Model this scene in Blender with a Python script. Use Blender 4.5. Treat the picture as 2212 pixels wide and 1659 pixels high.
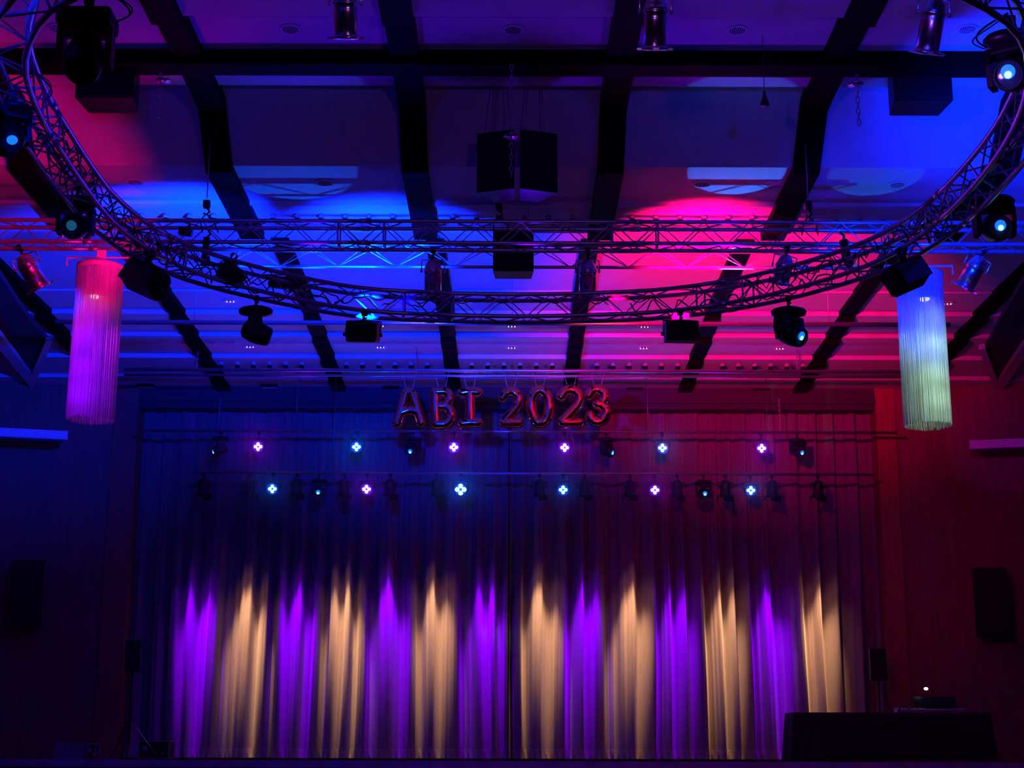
import bpy, bmesh, math, random
from mathutils import Vector, Matrix, Euler
for o in list(bpy.data.objects): bpy.data.objects.remove(o)
C = bpy.context.scene.collection
rnd = random.Random(7)
PI = math.pi

# ------------------------------------------------------------------ camera, world, exposure
F, CX, CY, HY = 3300.0, 1106.0, 829.5, 1620.0     # focal length and optical centre in px of a 2212x1659 frame, horizon row
EZ = 1.35                                         # eye height above the hall floor
PITCH = math.atan((HY - CY) / F)
cam = bpy.data.cameras.new('camera'); cam.sensor_width = 36; cam.lens = 36 * F / 2212
cam.clip_end = 200
co = bpy.data.objects.new('camera', cam); C.objects.link(co)
co.location = (0, 0, EZ)
co.matrix_world = Matrix.Translation((0, 0, EZ)) @ Matrix.Rotation(PI / 2 + PITCH, 4, 'X') @ Matrix.Rotation(math.radians(0.18), 4, 'Z')
bpy.context.scene.camera = co
vs = bpy.context.scene.view_settings
vs.view_transform = 'Standard'; vs.look = 'None'; vs.gamma = 1; vs.use_curve_mapping = False
vs.exposure = 0.0
w = bpy.data.worlds.new('world'); bpy.context.scene.world = w; w.use_nodes = True
w.node_tree.nodes['Background'].inputs[0].default_value = (0.15, 0.05, 0.9, 1)
w.node_tree.nodes['Background'].inputs[1].default_value = 0.0008

def at(x, y, Y):
    """world point at depth Y seen at photo pixel (x, y)"""
    u = (x - CX) / F; v = (CY - y) / F
    c, s = math.cos(PITCH), math.sin(PITCH)
    d = Vector((u, c - v * s, s + v * c)); d *= Y / d.y
    return Vector((d.x, d.y, d.z + EZ))
def at_z(x, y, z):
    """world point at height z (world) seen at photo pixel (x, y)"""
    d = at(x, y, 1.0); d.z -= EZ; d *= (z - EZ) / d.z
    return Vector((d.x, d.y, z))
def px(n, Y): return n * Y / F * 1.0

# ------------------------------------------------------------------ stage and effect lamps, with added fill spots (free standing light data)
def aim(o, a, b):
    o.location = a; o.rotation_euler = (Vector(b) - Vector(a)).to_track_quat('-Z', 'Y').to_euler()
def spot(name, a, b, col, power, deg, blend=.3, r=.04, parent=None):
    l = bpy.data.lights.new(name, 'SPOT'); l.energy = power; l.color = col; l.spot_size = math.radians(deg); l.spot_blend = blend
    l.shadow_soft_size = r
    o = bpy.data.objects.new(name, l); C.objects.link(o); aim(o, a, b)
    return o
BLUE = (0.0, 0.012, 1); PINK = (1, 0.0, 0.16); VIO = (.34, 0, 1); CYAN = (0.0, .55, 1); AMB = (1, .50, .24)
RZ = 4.62 + EZ       # bottom chords of the curved truss
# flood washes on the far side of the curved truss, throwing up and forward at the ceiling
spot('flood_fill_beam', at(785, 690, 15.9) + Vector((0, .1, .1)), (-1.7, 22.6, 9.1), BLUE, 24000, 60, 1, .08)
spot('flood_fill_beam', at(1472, 696, 15.9) + Vector((0, .1, .1)), (3.4, 22.7, 9.0), PINK, 14000, 54, 1, .08)
spot('flood_fill_beam', at(560, 620, 15.9) + Vector((0, .1, .1)), (-7.0, 23.0, 9.4), BLUE, 9000, 60, 1, .08)
spot('flood_fill_beam', (-3.95, 13.6, RZ + .10), (-7.2, 15.0, 7.3), PINK, 210, 92, .7, .08)
spot('flood_fill_beam', (4.1, 13.9, RZ + .12), (6.4, 14.8, 7.6), BLUE, 1500, 118, .7, .08)
spot('flood_fill_beam', (-3.75, 14.6, RZ + .05), (-5.4, 16.0, 6.95), PINK, 150, 80, .6, .05)
spot('flood_fill_beam', (-3.6, 14.7, RZ + .0), (-4.4, 16.2, 6.62), PINK, 60, 22, .9, .04)
spot('flood_fill_beam', (3.95, 14.6, RZ + .05), (5.0, 16.1, 6.9), BLUE, 260, 110, .6, .05)
spot('flood_fill_beam', (3.8, 14.8, RZ + .0), (4.4, 16.2, 6.35), BLUE, 120, 50, .5, .04)
spot('flood_fill_beam', (-2.5, 9.4, RZ - .3), (-3.7, 10.7, 6.2), BLUE, 70, 90, .7, .05)  # added fill without a fixture, turns the ring's upper left blue
spot('flood_fill_beam', (2.7, 9.6, RZ - .3), (3.9, 11.2, 6.2), (.25, .05, 1), 50, 90, .7, .05)  # matching added fill for the right side of the ring
spot('flood_fill_beam', (0.6, 8.3, RZ - .1), (.5, 11.4, 6.8), (.45, .12, 1), 60, 110, .7, .06)  # unseen fill added to bring out the chrome cans at the top
# near side of the curved truss, above the frame
spot('flood_fill_beam', (-3.3, 8.7, RZ + .1), (-4.2, 11.5, 7.9), BLUE, 300, 110, .8, .08)
spot('flood_fill_beam', (2.6, 8.6, RZ + .3), (3.3, 13.0, 8.4), BLUE, 360, 60, .8, .08)
# added fill spots at the straight truss, brightening the near panels
spot('back_fill', (-2.2, 16.0, 6.5), (-2.4, 13.2, 8.4), (.07, 0.0, 1), 95, 104, .6, .15)
spot('back_fill', (0.2, 16.0, 6.5), (0.2, 13.2, 8.4), (.09, 0.0, 1), 75, 104, .6, .15)
spot('back_fill', (2.4, 16.0, 6.5), (2.6, 13.2, 8.4), (.14, 0.0, 1), 85, 104, .6, .15)
spot('back_fill', (-4.3, 15.9, 6.5), (-4.6, 13.2, 8.4), (1, 0.0, .5), 30, 104, .6, .15)
# added fill tinting the walls beside the stage
spot('side_fill', (-2.6, 16.5, 6.2), (-9.4, 28.0, 4.8), (0, .0, 1), 110, 44, .9, .1)
spot('side_fill', (2.6, 16.5, 6.2), (8.8, 28.0, 5.7), (1, .0, .10), 190, 32, .9, .1)
zc_ = 6.54 + EZ
spot('gobo_beam', (2.75, 18.0, 6.45), (2.62, 16.85, zc_), (0, .14, 1), 200, 34, .1, .012)
spot('gobo_beam', (4.35, 18.0, 6.45), (4.25, 16.9, zc_), (0, .14, 1), 50, 34, .1, .012)
spot('gobo_beam', (-2.5, 18.0, 6.45), (-2.6, 16.9, zc_), (0, .08, 1), 90, 48, .1, .012)
spot('balloon_fill', (2.6, 16.7, 6.3), (.0, 26.4, 7.95), (1, .42, .22), 200, 15, .8, .03)  # unseen warm spots added so the foil balloons catch glints
spot('balloon_fill', (-2.6, 16.7, 6.3), (-.2, 26.4, 7.95), (1, .42, .30), 220, 15, .8, .03)
# added warm lamps behind the camera, so the foil reflects a lit wall
for x_ in (-5, 0, 5): spot('rear_fill', (x_, -3.5, 6.0), (x_, -8.0, 3.5), (1, .16, .06), 40, 120, 1, .2)

# ------------------------------------------------------------------ materials
def mat(name, col, rough=.6, metal=0, spec=.5, noise=0, nscale=20, bump=0, bscale=200, emis=None, estr=0, sheen=0, stretch=None, trans=0):
    m = bpy.data.materials.new(name); m.use_nodes = True; nt = m.node_tree; b = nt.nodes['Principled BSDF']
    b.inputs['Base Color'].default_value = (*col, 1); b.inputs['Roughness'].default_value = rough; b.inputs['Metallic'].default_value = metal
    b.inputs['Specular IOR Level'].default_value = spec
    if sheen: b.inputs['Sheen Weight'].default_value = sheen
    tc = nt.nodes.new('ShaderNodeTexCoord'); src = tc.outputs['Object']
    if stretch:
        mp = nt.nodes.new('ShaderNodeMapping'); mp.inputs['Scale'].default_value = stretch
        nt.links.new(src, mp.inputs[0]); src = mp.outputs[0]
    n = nt.nodes.new('ShaderNodeTexNoise'); n.inputs['Scale'].default_value = nscale; n.inputs['Detail'].default_value = 4
    nt.links.new(src, n.inputs['Vector'])
    r = nt.nodes.new('ShaderNodeValToRGB'); k = noise
    r.color_ramp.elements[0].position = .3; r.color_ramp.elements[1].position = .7
    r.color_ramp.elements[0].color = (*[c * (1 - k) for c in col], 1); r.color_ramp.elements[1].color = (*[min(1, c * (1 + k)) for c in col], 1)
    nt.links.new(n.outputs['Fac'], r.inputs[0]); nt.links.new(r.outputs[0], b.inputs['Base Color'])
    if bump:
        n2 = nt.nodes.new('ShaderNodeTexNoise'); n2.inputs['Scale'].default_value = bscale; nt.links.new(src, n2.inputs['Vector'])
        bp = nt.nodes.new('ShaderNodeBump'); bp.inputs['Strength'].default_value = bump; bp.inputs['Distance'].default_value = .01
        nt.links.new(n2.outputs['Fac'], bp.inputs['Height']); nt.links.new(bp.outputs[0], b.inputs['Normal'])
    if emis:
        b.inputs['Emission Color'].default_value = (*emis, 1); b.inputs['Emission Strength'].default_value = estr
    if trans:
        out = nt.nodes['Material Output']; t = nt.nodes.new('ShaderNodeBsdfTranslucent'); t.inputs[0].default_value = (*col, 1)
        mx = nt.nodes.new('ShaderNodeMixShader'); mx.inputs[0].default_value = trans
        nt.links.new(b.outputs[0], mx.inputs[1]); nt.links.new(t.outputs[0], mx.inputs[2]); nt.links.new(mx.outputs[0], out.inputs[0])
    return m
M = dict(
    ceil=mat('ceiling_plaster', (.62, .60, .60), .85, noise=.05, nscale=6, bump=.15, bscale=90),
    beam=mat('black_beam_paint', (.0018, .0018, .002), .75, spec=.08, noise=.3, nscale=8),
    alu=mat('truss_aluminium', (.62, .63, .66), .34, .85, noise=.12, nscale=30, bump=.05, bscale=60),
    chrome=mat('polished_aluminium', (.75, .72, .72), .24, 1, noise=.06, nscale=12, bump=.06, bscale=25),
    black=mat('black_lacquer', (.010, .010, .011), .4, spec=.35, noise=.3, nscale=18, bump=.05, bscale=120),
    bgloss=mat('black_plastic', (.02, .02, .024), .22, noise=.2, nscale=14),
    redlit=mat('red_lit_arms', (.35, .03, .03), .45, noise=.2, nscale=14),  # red light on the yoke arms is put into this colour
    rubber=mat('black_rubber', (.012, .012, .012), .6, noise=.2, nscale=20),
    steel=mat('galvanised_steel', (.45, .45, .47), .4, .9, noise=.2, nscale=60),
    curtain=mat('velour_curtain', (.24, .20, .19), .95, noise=.10, nscale=40, bump=.3, bscale=300, sheen=.35, stretch=(1, 1, .08)),
    hem=mat('velour_hem', (.36, .30, .28), .95, noise=.15, nscale=40, bump=.4, bscale=200, sheen=.3),
    pelmet=mat('dark_pelmet', (.05, .04, .05), .8, noise=.2, nscale=9),
    wood=mat('red_wood_panelling', (.20, .07, .05), .55, noise=.25, nscale=3, stretch=(6, 6, .6), bump=.08, bscale=40),
    revealw=mat('red_wood_edge', (.34, .10, .07), .5, noise=.2, nscale=3, stretch=(6, 6, .6)),
    rear=mat('rear_wall_plaster', (.6, .5, .45), .8, noise=.1, nscale=3),
    stage=mat('black_stage_floor', (.03, .03, .035), .4, noise=.3, nscale=5),
    trim=mat('stage_edge_paint', (.32, .32, .40), .5, noise=.2, nscale=5),
    floor=mat('hall_floor', (.05, .035, .03), .4, noise=.3, nscale=4),
    cloth=mat('black_cloth', (.006, .006, .007), .9, noise=.2, nscale=20),
    white=mat('white_enamel', (.75, .75, .78), .45, noise=.03, nscale=10),
    fringe=mat('white_string_fringe', (.78, .78, .80), .6, noise=.12, nscale=60, stretch=(1, 1, .05), trans=.35),
    foil=mat('rose_gold_foil', (.95, .30, .18), .09, 1, noise=.08, nscale=6, bump=.05, bscale=12),
    foilrim=mat('rose_gold_foil_rim', (.9, .38, .28), .2, 1, noise=.2, nscale=60, bump=.6, bscale=70),
    string=mat('nylon_string', (.7, .7, .7), .4, noise=.05),
    bulb=mat('frosted_bulb', (.42, .38, .42), .25, noise=.05, nscale=30),
    reflector=mat('lamp_reflector', (.8, .75, .75), .12, 1, noise=.1, nscale=20, bump=.3, bscale=40),
    grille=mat('speaker_grille', (.004, .004, .005), .7, noise=.4, nscale=180),
    glass=mat('lamp_lens_glass', (.03, .05, .09), .08, noise=.1, nscale=8),
    darkpanel=mat('dark_acoustic_panel', (.04, .035, .045), .85, noise=.2, nscale=10),
    orange=mat('orange_hook_paint', (.45, .06, .03), .4, noise=.2),
    gaffer=mat('white_tape', (.7, .7, .75), .5, noise=.05),
    violet=mat('violet_led', (.5, .2, 1), .3, emis=(.78, .40, 1), estr=5),
    bluel=mat('blue_led', (.2, .5, 1), .3, emis=(.16, .62, 1), estr=6),
    violetrim=mat('violet_lit_front_glass', (.1, .05, .2), .3, emis=(.16, .0, .9), estr=.28),  # weak emission stands in for violet cell light spilling on the glass
    bluerim=mat('blue_lit_front_glass', (.05, .1, .2), .3, emis=(.0, .06, .9), estr=.28),  # same stand-in glow for spill from the blue cells
    cyanl=mat('cyan_lamp', (.2, .8, 1), .3, emis=(.12, .9, 1), estr=6),
    duskl=mat('dim_blue_lens', (.05, .15, .2), .1, emis=(.02, .22, .4), estr=.35),
    skyl=mat('sky_blue_lens', (.1, .4, 1), .2, emis=(.01, .22, 1), estr=1.0),
    warm=mat('warm_white_lamp', (1, 1, .9), .3, emis=(1, .95, .85), estr=7),
    bead=mat('lamp_bead', (1, .85, .9), .2, emis=(1, .62, .8), estr=.9),
    pinklamp=mat('pink_white_lamp', (1, .8, 1), .3, emis=(1, .72, 1), estr=4),
    desk=mat('grey_desk_surface', (.22, .2, .24), .4, noise=.2, nscale=30),
)

# ------------------------------------------------------------------ mesh helpers
class MB:
    def __init__(s): s.b = bmesh.new()
    def box(s, c, d, mtx=None, bev=0):
        r = bmesh.ops.create_cube(s.b, size=1); vs_ = r['verts']
        bmesh.ops.scale(s.b, vec=d, verts=vs_)
        if bev:
            es = {e for v in vs_ for e in v.link_edges}
            rr = bmesh.ops.bevel(s.b, geom=list(es), offset=bev, segments=2, affect='EDGES', profile=.6)
            vs_ = list({v for f in rr['faces'] for v in f.verts} | {v for v in vs_ if v.is_valid})
        bmesh.ops.translate(s.b, vec=c, verts=vs_)
        if mtx: bmesh.ops.transform(s.b, matrix=mtx, verts=vs_)
        return s
    def tube(s, pts, r, n=8, closed=False, caps=True, radii=None):
        P = [Vector(p) for p in pts]; m = len(P); rings = []
        up = None
        for i in range(m):
            if closed: t = P[(i + 1) % m] - P[i - 1]
            else: t = P[min(i + 1, m - 1)] - P[max(i - 1, 0)]
            if t.length < 1e-9: t = Vector((0, 0, 1))
            t.normalize()
            if up is None:
                up = Vector((0, 0, 1)) if abs(t.z) < .9 else Vector((1, 0, 0))
            x = up - t * up.dot(t)
            if x.length < 1e-4: x = t.orthogonal()
            x.normalize(); y = t.cross(x); up = x
            rr = radii[i] if radii else r
            rings.append([s.b.verts.new(P[i] + (x * math.cos(2 * PI * k / n) + y * math.sin(2 * PI * k / n)) * rr) for k in range(n)])
        for i in range(m if closed else m - 1):
            a, b = rings[i], rings[(i + 1) % m]
            for k in range(n): s.b.faces.new((a[k], a[(k + 1) % n], b[(k + 1) % n], b[k])).smooth = True
        if caps and not closed:
            s.b.faces.new(rings[0][::-1]); s.b.faces.new(rings[-1])
        return s
    def lathe(s, prof, n=24, mtx=None):
        """prof: (radius, height) pairs along +Z"""
        vs_ = []; rings = []
        for r, z in prof:
            if r < 1e-5: v = s.b.verts.new((0, 0, z)); rings.append([v]); vs_.append(v)
            else:
                ring = [s.b.verts.new((r * math.cos(2 * PI * k / n), r * math.sin(2 * PI * k / n), z)) for k in range(n)]
                rings.append(ring); vs_ += ring
        for a, b in zip(rings, rings[1:]):
            if len(a) == 1 and len(b) == 1: continue
            for k in range(n):
                if len(a) == 1: f = (a[0], b[k], b[(k + 1) % n])
                elif len(b) == 1: f = (a[k], a[(k + 1) % n], b[0])
                else: f = (a[k], a[(k + 1) % n], b[(k + 1) % n], b[k])
                try: s.b.faces.new(f).smooth = True
                except ValueError: pass
        if mtx: bmesh.ops.transform(s.b, matrix=mtx, verts=vs_)
        return s
    def prism(s, poly, z0, z1, mtx=None):
        a = [s.b.verts.new((x, y, z0)) for x, y in poly]; b = [s.b.verts.new((x, y, z1)) for x, y in poly]
        n = len(poly)
        s.b.faces.new(a[::-1]); s.b.faces.new(b)
        for k in range(n): s.b.faces.new((a[k], a[(k + 1) % n], b[(k + 1) % n], b[k]))
        if mtx: bmesh.ops.transform(s.b, matrix=mtx, verts=a + b)
        return s
    def quad(s, *p):
        s.b.faces.new([s.b.verts.new(q) for q in p]); return s
    def sphere(s, c, r, n=12, sc=(1, 1, 1)):
        v = bmesh.ops.create_uvsphere(s.b, u_segments=n, v_segments=max(6, n // 2 + 2), radius=r)['verts']
        bmesh.ops.scale(s.b, vec=sc, verts=v); bmesh.ops.translate(s.b, vec=c, verts=v)
        for q in v:
            for f in q.link_faces: f.smooth = True
        return s
    def xform(s, mtx): bmesh.ops.transform(s.b, matrix=mtx, verts=s.b.verts[:]); return s
    def build(s, name, m, parent=None, smooth=False):
        bmesh.ops.recalc_face_normals(s.b, faces=s.b.faces[:])
        me = bpy.data.meshes.new(name); s.b.to_mesh(me); s.b.free()
        o = bpy.data.objects.new(name, me); C.objects.link(o); me.materials.append(M[m] if isinstance(m, str) else m)
        if parent: o.parent = parent
        if smooth:
            for p in me.polygons: p.use_smooth = True
        return o
def tag(o, label=None, cat=None, group=None, kind=None):
    if label: o['label'] = label
    if cat: o['category'] = cat
    if group: o['group'] = group
    if kind: o['kind'] = kind
    return o
def thing(name, label, cat, loc=(0, 0, 0), rot=(0, 0, 0), group=None):
    o = bpy.data.objects.new(name, None); C.objects.link(o); o.location = loc; o.rotation_euler = rot; o.empty_display_size = .1
    return tag(o, label, cat, group)
def struct(o): o['kind'] = 'structure'; return o
def copy_tree(o, parent=None):
    c = o.copy(); C.objects.link(c)
    if parent: c.parent = parent
    for ch in list(o.children): copy_tree(ch, c)
    return c
def rotX(a): return Matrix.Rotation(a, 4, 'X')
def rotY(a): return Matrix.Rotation(a, 4, 'Y')
def rotZ(a): return Matrix.Rotation(a, 4, 'Z')
def T(*v): return Matrix.Translation(v)

# ------------------------------------------------------------------ setting: ceiling profile built from front to back
def z_of(y, Y): return at(CX, y, Y).z
def Y_of(y, z): return at_z(CX, y, z).y
XW = 12.5
prof = []
zA = 7.08 + EZ
YA0, YA1 = Y_of(12, zA), Y_of(107, zA)
prof += [(7.0, zA - .12), (YA0, zA - .12), (YA0, zA), (YA1 + .9, zA)]
zB = 7.26 + EZ
prof += [(YA1 + .9, zB), (15.92, zB)]
zC = 6.54 + EZ
Y360 = Y_of(360, zC)
prof += [(Y360, zC)]
Y435 = Y_of(436, zC); prof += [(Y435, zC), (Y435, zC - .04), (Y_of(446, zC - .04), zC - .04), (Y_of(446, zC - .04), zC)]
Y504 = Y_of(503, zC)
prof += [(Y504, zC), (Y504, zC + .85)]
z = 7.22 + EZ
prof += [(Y504, z)]
Yc = Y_of(627, z); prof += [(Yc, z), (Yc, z - .03)]; z -= .03
Yc = Y_of(671, z)
strip = []
for y0, y1 in ((671, 680), (719, 728), (766, 775), (810, 818)):
    Yc = Y_of(y0, z); prof.append((Yc, z)); zn = z_of(y1, Yc); strip.append((Yc, z, zn)); prof.append((Yc, zn)); z = zn
Y855 = Y_of(856, z)
prof += [(Y855, z)]
ZP, YP = z, max(Y855, 28.6)
prof += [(YP + .4, z)]
b = MB(); prev = None
for (Y, zz) in prof:
    cur = (b.b.verts.new((-XW, Y, zz)), b.b.verts.new((XW, Y, zz)))
    if prev: b.b.faces.new((prev[0], prev[1], cur[1], cur[0]))
    prev = cur
struct(b.build('ceiling', 'ceil'))
b = MB(); b.box((0, (7 + YP) / 2, 10.2), (2 * XW, YP - 6.6, .1)); struct(b.build('ceiling', 'darkpanel'))
print('profile', [(round(a, 2), round(c - EZ, 2)) for a, c in prof], 'ZP', ZP - EZ, 'YP', YP)

# black longitudinal beams
def beam_seg(name, X, wd, pts, drop, label, group):
    """pts: (Y, ceiling z). beam hangs 'drop' under the ceiling profile"""
    mb = MB(); prev = None
    for Y, zz in pts:
        cur = [mb.b.verts.new((X + sx * wd / 2, Y, zz + dz)) for sx, dz in ((-1, .05), (1, .05), (1, -drop), (-1, -drop))]
        if prev:
            for k in range(4): mb.b.faces.new((prev[k], prev[(k + 1) % 4], cur[(k + 1) % 4], cur[k]))
        else: mb.b.faces.new(cur)
        prev = cur
    mb.b.faces.new(prev[::-1])
    return tag(mb.build(name, 'beam'), label, 'ceiling beam', group)
WB = 2.25
near = [(7.0, zA - .12), (YA0, zA - .12), (YA0 + .01, zA), (YA1, zA), (YA1 + .9, zA), (15.92, zA - .02), (Y360 - .05, zC), (Y504, zC)]
farp = [(Y504 + 2.2, prof[10][1] if False else 7.22 + EZ), (strip[0][0] - .02, 7.19 + EZ)]
for (Yc, z0, z1) in strip: farp += [(Yc + .0, z0), (Yc + .02, z1)]
farp += [(YP, ZP)]
nm = ['leftmost but two', '', '', '', '', '']
side = {-2.5: 'far left', -1.5: 'second from the left', -.5: 'just left of the hanging loudspeaker pair', .5: 'just right of the hanging loudspeaker pair',
        1.5: 'second from the right', 2.5: 'far right'}
for k in (-2.5, -1.5, -.5, .5, 1.5, 2.5):
    beam_seg('ceiling_beam', k * WB, .30, near, .10, 'matt black lengthwise beam over the near ceiling panels, ' + side[k], 'near lengthwise beams')
side = {-3.5: 'outermost left', -2.5: 'passing beside the pink fringe lamp', -1.5: 'third from the left', -.5: 'above the letter B balloon',
        .5: 'above the second 2 balloon', 1.5: 'third from the right', 2.5: 'passing beside the pale fringe lamp', 3.5: 'outermost right'}
for k in side:
    beam_seg('ceiling_beam', k * WB, .26, farp, .09, 'matt black lengthwise beam over the stepped ceiling by the stage, ' + side[k], 'far lengthwise beams')
YX = Y_of(165, zA - .17)
b = MB().box((0, (YA1 + YX) / 2, zA - .086), (2 * XW, YX - YA1, .168)); tag(b.build('crossbeam', 'beam'), 'wide matt black beam running across the hall ceiling', 'ceiling beam')

# ------------------------------------------------------------------ setting: walls, proscenium, stage, floor
SZ = z_of(1640, 29.6)             # stage floor height
YW = 29.1                         # proscenium wall
XL, XR = at(288, 1100, YW).x, at(1902, 1100, YW).x
ZT = z_of(884, YW)
top = ZP + .35
def wallbox(name, x0, x1, y0, y1, z0, z1, m='wood'):
    return struct(MB().box(((x0 + x1) / 2, (y0 + y1) / 2, (z0 + z1) / 2), (x1 - x0, y1 - y0, z1 - z0)).build(name, m))
def splay(name, x0, x1, dy, m):
    s = 1 if x1 > x0 else -1
    mb = MB().prism([(x0, YW), (x1, YW - dy), (x1, YW - dy + .3), (x0, YW + .3)], 0, top)
    return struct(mb.build(name, m))
splay('wall_left', at(236, 1100, YW).x, -XW, .95, 'wood')
splay('wall_right', at(1944, 1100, YW).x, XW, .95, 'wood')
wallbox('trim_1', at(236, 1100, YW).x, XL, YW - .06, YW + .9, 0, top, 'revealw')
wallbox('trim_2', XR, at(1944, 1100, YW).x, YW - .06, YW + .9, 0, top, 'revealw')
wallbox('wall_back', -XW, XW, YW + 1.3, YW + 1.5, 0, top, 'darkpanel')
wallbox('trim_3', XL - .01, XR + .01, YW - .03, YW + .25, z_of(884, YW), top, 'pelmet')
wallbox('trim_4', XL, XR, YW - .10, YW - .03, z_of(872, YW), z_of(864, YW), 'pelmet')
struct(MB().box((-XW - .1, 18, 5), (.2, 24, 10)).build('wall_side_left', 'wood'))
struct(MB().box((XW + .1, 18, 5), (.2, 24, 10)).build('wall_side_right', 'wood'))
struct(MB().box((0, -8.1, 4.7), (2 * XW, .2, 9.4)).build('wall_rear', 'rear'))
struct(MB().box((0, 11, -.1), (2 * XW, 40, .2)).build('floor', 'floor'))
YE = 25.6
st = thing('stage', 'low black stage platform with a lighter painted front edge', 'stage', (0, YE, 0)); st['kind'] = 'structure'
MB().box((0, (YW + 1.3 - YE) / 2, (SZ - .04) / 2), (2 * XW - .2, YW + 1.3 - YE, SZ - .04)).build('platform', 'stage', st)
MB().box((0, -.02, SZ - .06), (2 * XW - .2, .05, .115)).build('edge_trim', 'trim', st)

# sloping wedges where the side walls fold into the ceiling
def wedge(pts_dark, pts_band, label):
    zc = ZP + .02
    t = thing('ceiling_baffle', label, 'acoustic panel', at_z(*pts_dark[0], zc))
    o = t.location.copy()
    for nme, P, m, dz in (('dark_panel', pts_dark, 'darkpanel', -.06), ('rim', pts_band, 'ceil', -.12)):
        q = [at_z(x, y, zc + dz) for x, y in P]
        MB().prism([(p.x - o.x, p.y - o.y) for p in q], zc + dz - o.z, zc + dz - o.z + .09).build(nme, m, t)
wedge([(-60, 560), (68, 815), (104, 742), (60, 690), (0, 600)], [(-50, 700), (70, 846), (112, 744), (98, 742), (68, 814), (-50, 665)],
      'dark folded acoustic panel with a pale V shaped rim at the left edge')
wedge([(2270, 560), (2155, 822), (2128, 752), (2160, 690), (2212, 600)], [(2262, 700), (2155, 856), (2114, 752), (2128, 750), (2155, 822), (2262, 668)],
      'dark folded acoustic panel with a pale V shaped rim at the right edge')

# ------------------------------------------------------------------ stage curtain, two halves
def fold(x):
    a = x * 17.0 + 2.4 * math.sin(x * 1.7) + 1.2 * math.sin(x * 4.1 + .6)
    q = math.sin(a + .55 * math.sin(a))
    v = .17 * (1 if q > 0 else -1) * abs(q) ** .6
    v += .035 * math.sin(x * 37 + 2.2 * math.sin(x * 3.7 + 1)) + .05 * math.sin(x * 6.3 + 1.1) + .010 * math.sin(x * 97 + 3 * math.sin(x * 7))
    return v
YC = 29.62
def curtain_half(x0, x1, label, seed):
    ztop = z_of(875, YC); zb = SZ + .01
    t = thing('stage_curtain', label, 'curtain', ((x0 + x1) / 2, YC, SZ), group='two halves of the stage curtain')
    n = int((x1 - x0) / .014)
    for nm_, zlo, zhi, rows, m, dy in (('drape', zb + .17, ztop, 14, 'curtain', 0), ('hem', zb, zb + .18, 3, 'hem', -.012)):
        mb = MB(); grid = []
        for j in range(rows + 1):
            f = j / rows; zz = zlo + (zhi - zlo) * f; row = []; hh = (zz - zb) / (ztop - zb)
            for i in range(n + 1):
                x = x0 + (x1 - x0) * i / n
                k = 1.0 - .35 * hh
                sway = .03 * math.sin(x * 3.1 + hh * 2.0) * (1 - hh)
                y = dy + fold(x + sway + .02 * math.sin(hh * 5 + x)) * k
                if nm_ == 'hem': y += .02 * math.sin(x * 60 + j) * (1 - f)
                row.append(mb.b.verts.new((x - (x0 + x1) / 2, y, zz - SZ)))
            grid.append(row)
        for j in range(rows):
            for i in range(n): mb.b.faces.new((grid[j][i], grid[j][i + 1], grid[j + 1][i + 1], grid[j + 1][i])).smooth = True
        mb.build(nm_, m, t)
curtain_half(XL - .3, at(1100, 1100, YC).x - .01, 'left half of the tall pleated grey stage curtain, lit in violet and amber pools', 1)
curtain_half(at(1100, 1100, YC).x + .01, XR + .3, 'right half of the tall pleated grey stage curtain, reddish above its pools of light', 2)

# ------------------------------------------------------------------ trusses
CC = .25
def zig(mb_pts_a, mb_pts_b, step):
    """bent-rod bracing between two chords given as equal-length point lists"""
    out = []
    for i in range(0, len(mb_pts_a), step): out.append(mb_pts_a[i] if (i // step) % 2 == 0 else mb_pts_b[i])
    return out
def truss_section(parent, A, Bc, Cc, D, rc=.024, rb=.009, step=1, joints=True, label=None):
    """A,B,Cc,D: point lists of the four chords: near-low, near-high, far-high, far-low"""
    s = thing_part('truss_section', parent)
    ch = [A, Bc, Cc, D]
    for c in ch: MB().tube(c, rc, 10).build('chord', 'alu', s)
    for a, b_ in ((A, Bc), (Bc, Cc), (D, Cc), (A, D)):
        MB().tube(zig(a, b_, step), rb, 6).build('bracing', 'alu', s)
    for e in (1, -2):
        mb = MB()
        q = [c[e] for c in ch]
        for k in range(4): mb.tube([q[k], q[(k + 1) % 4]], rb * 1.15, 6)
        mb.build('end_frame', 'alu', s)
    for c in ch:
        d = (c[0] - c[1]).normalized(); MB().tube([c[0] + d * .02, c[0] - d * .08], rc * 1.25, 10).build('coupler', 'alu', s)
    return s
def thing_part(name, parent):
    o = bpy.data.objects.new(name, None); C.objects.link(o); o.parent = parent; o.empty_display_size = .05
    return o
def straight_truss(name, label, x0, seglen, nseg, Y, z, cell=.25):
    t = thing(name, label, 'lighting truss', (x0, Y, z))
    for k in range(nseg):
        n = round(seglen / cell)
        P = lambda dy, dz: [Vector((k * seglen + seglen * i / n, dy, dz)) for i in range(n + 1)]
        truss_section(t, P(0, 0), P(0, CC), P(CC, CC), P(CC, 0))
    return t
ZS = z_of(525, 16.0)
xj = at(778, 500, 16.0).x
straight_truss('straight_truss', 'silver square straight truss crossing the whole hall above the curved truss', xj - 2 * 3.03, 3.03, 5, 16.0, ZS)
straight_truss('straight_truss', 'silver straight truss above the top edge carrying three chrome lamps', -4.5, 3.0, 3, 11.2, z_of(-62, 11.2))
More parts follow.
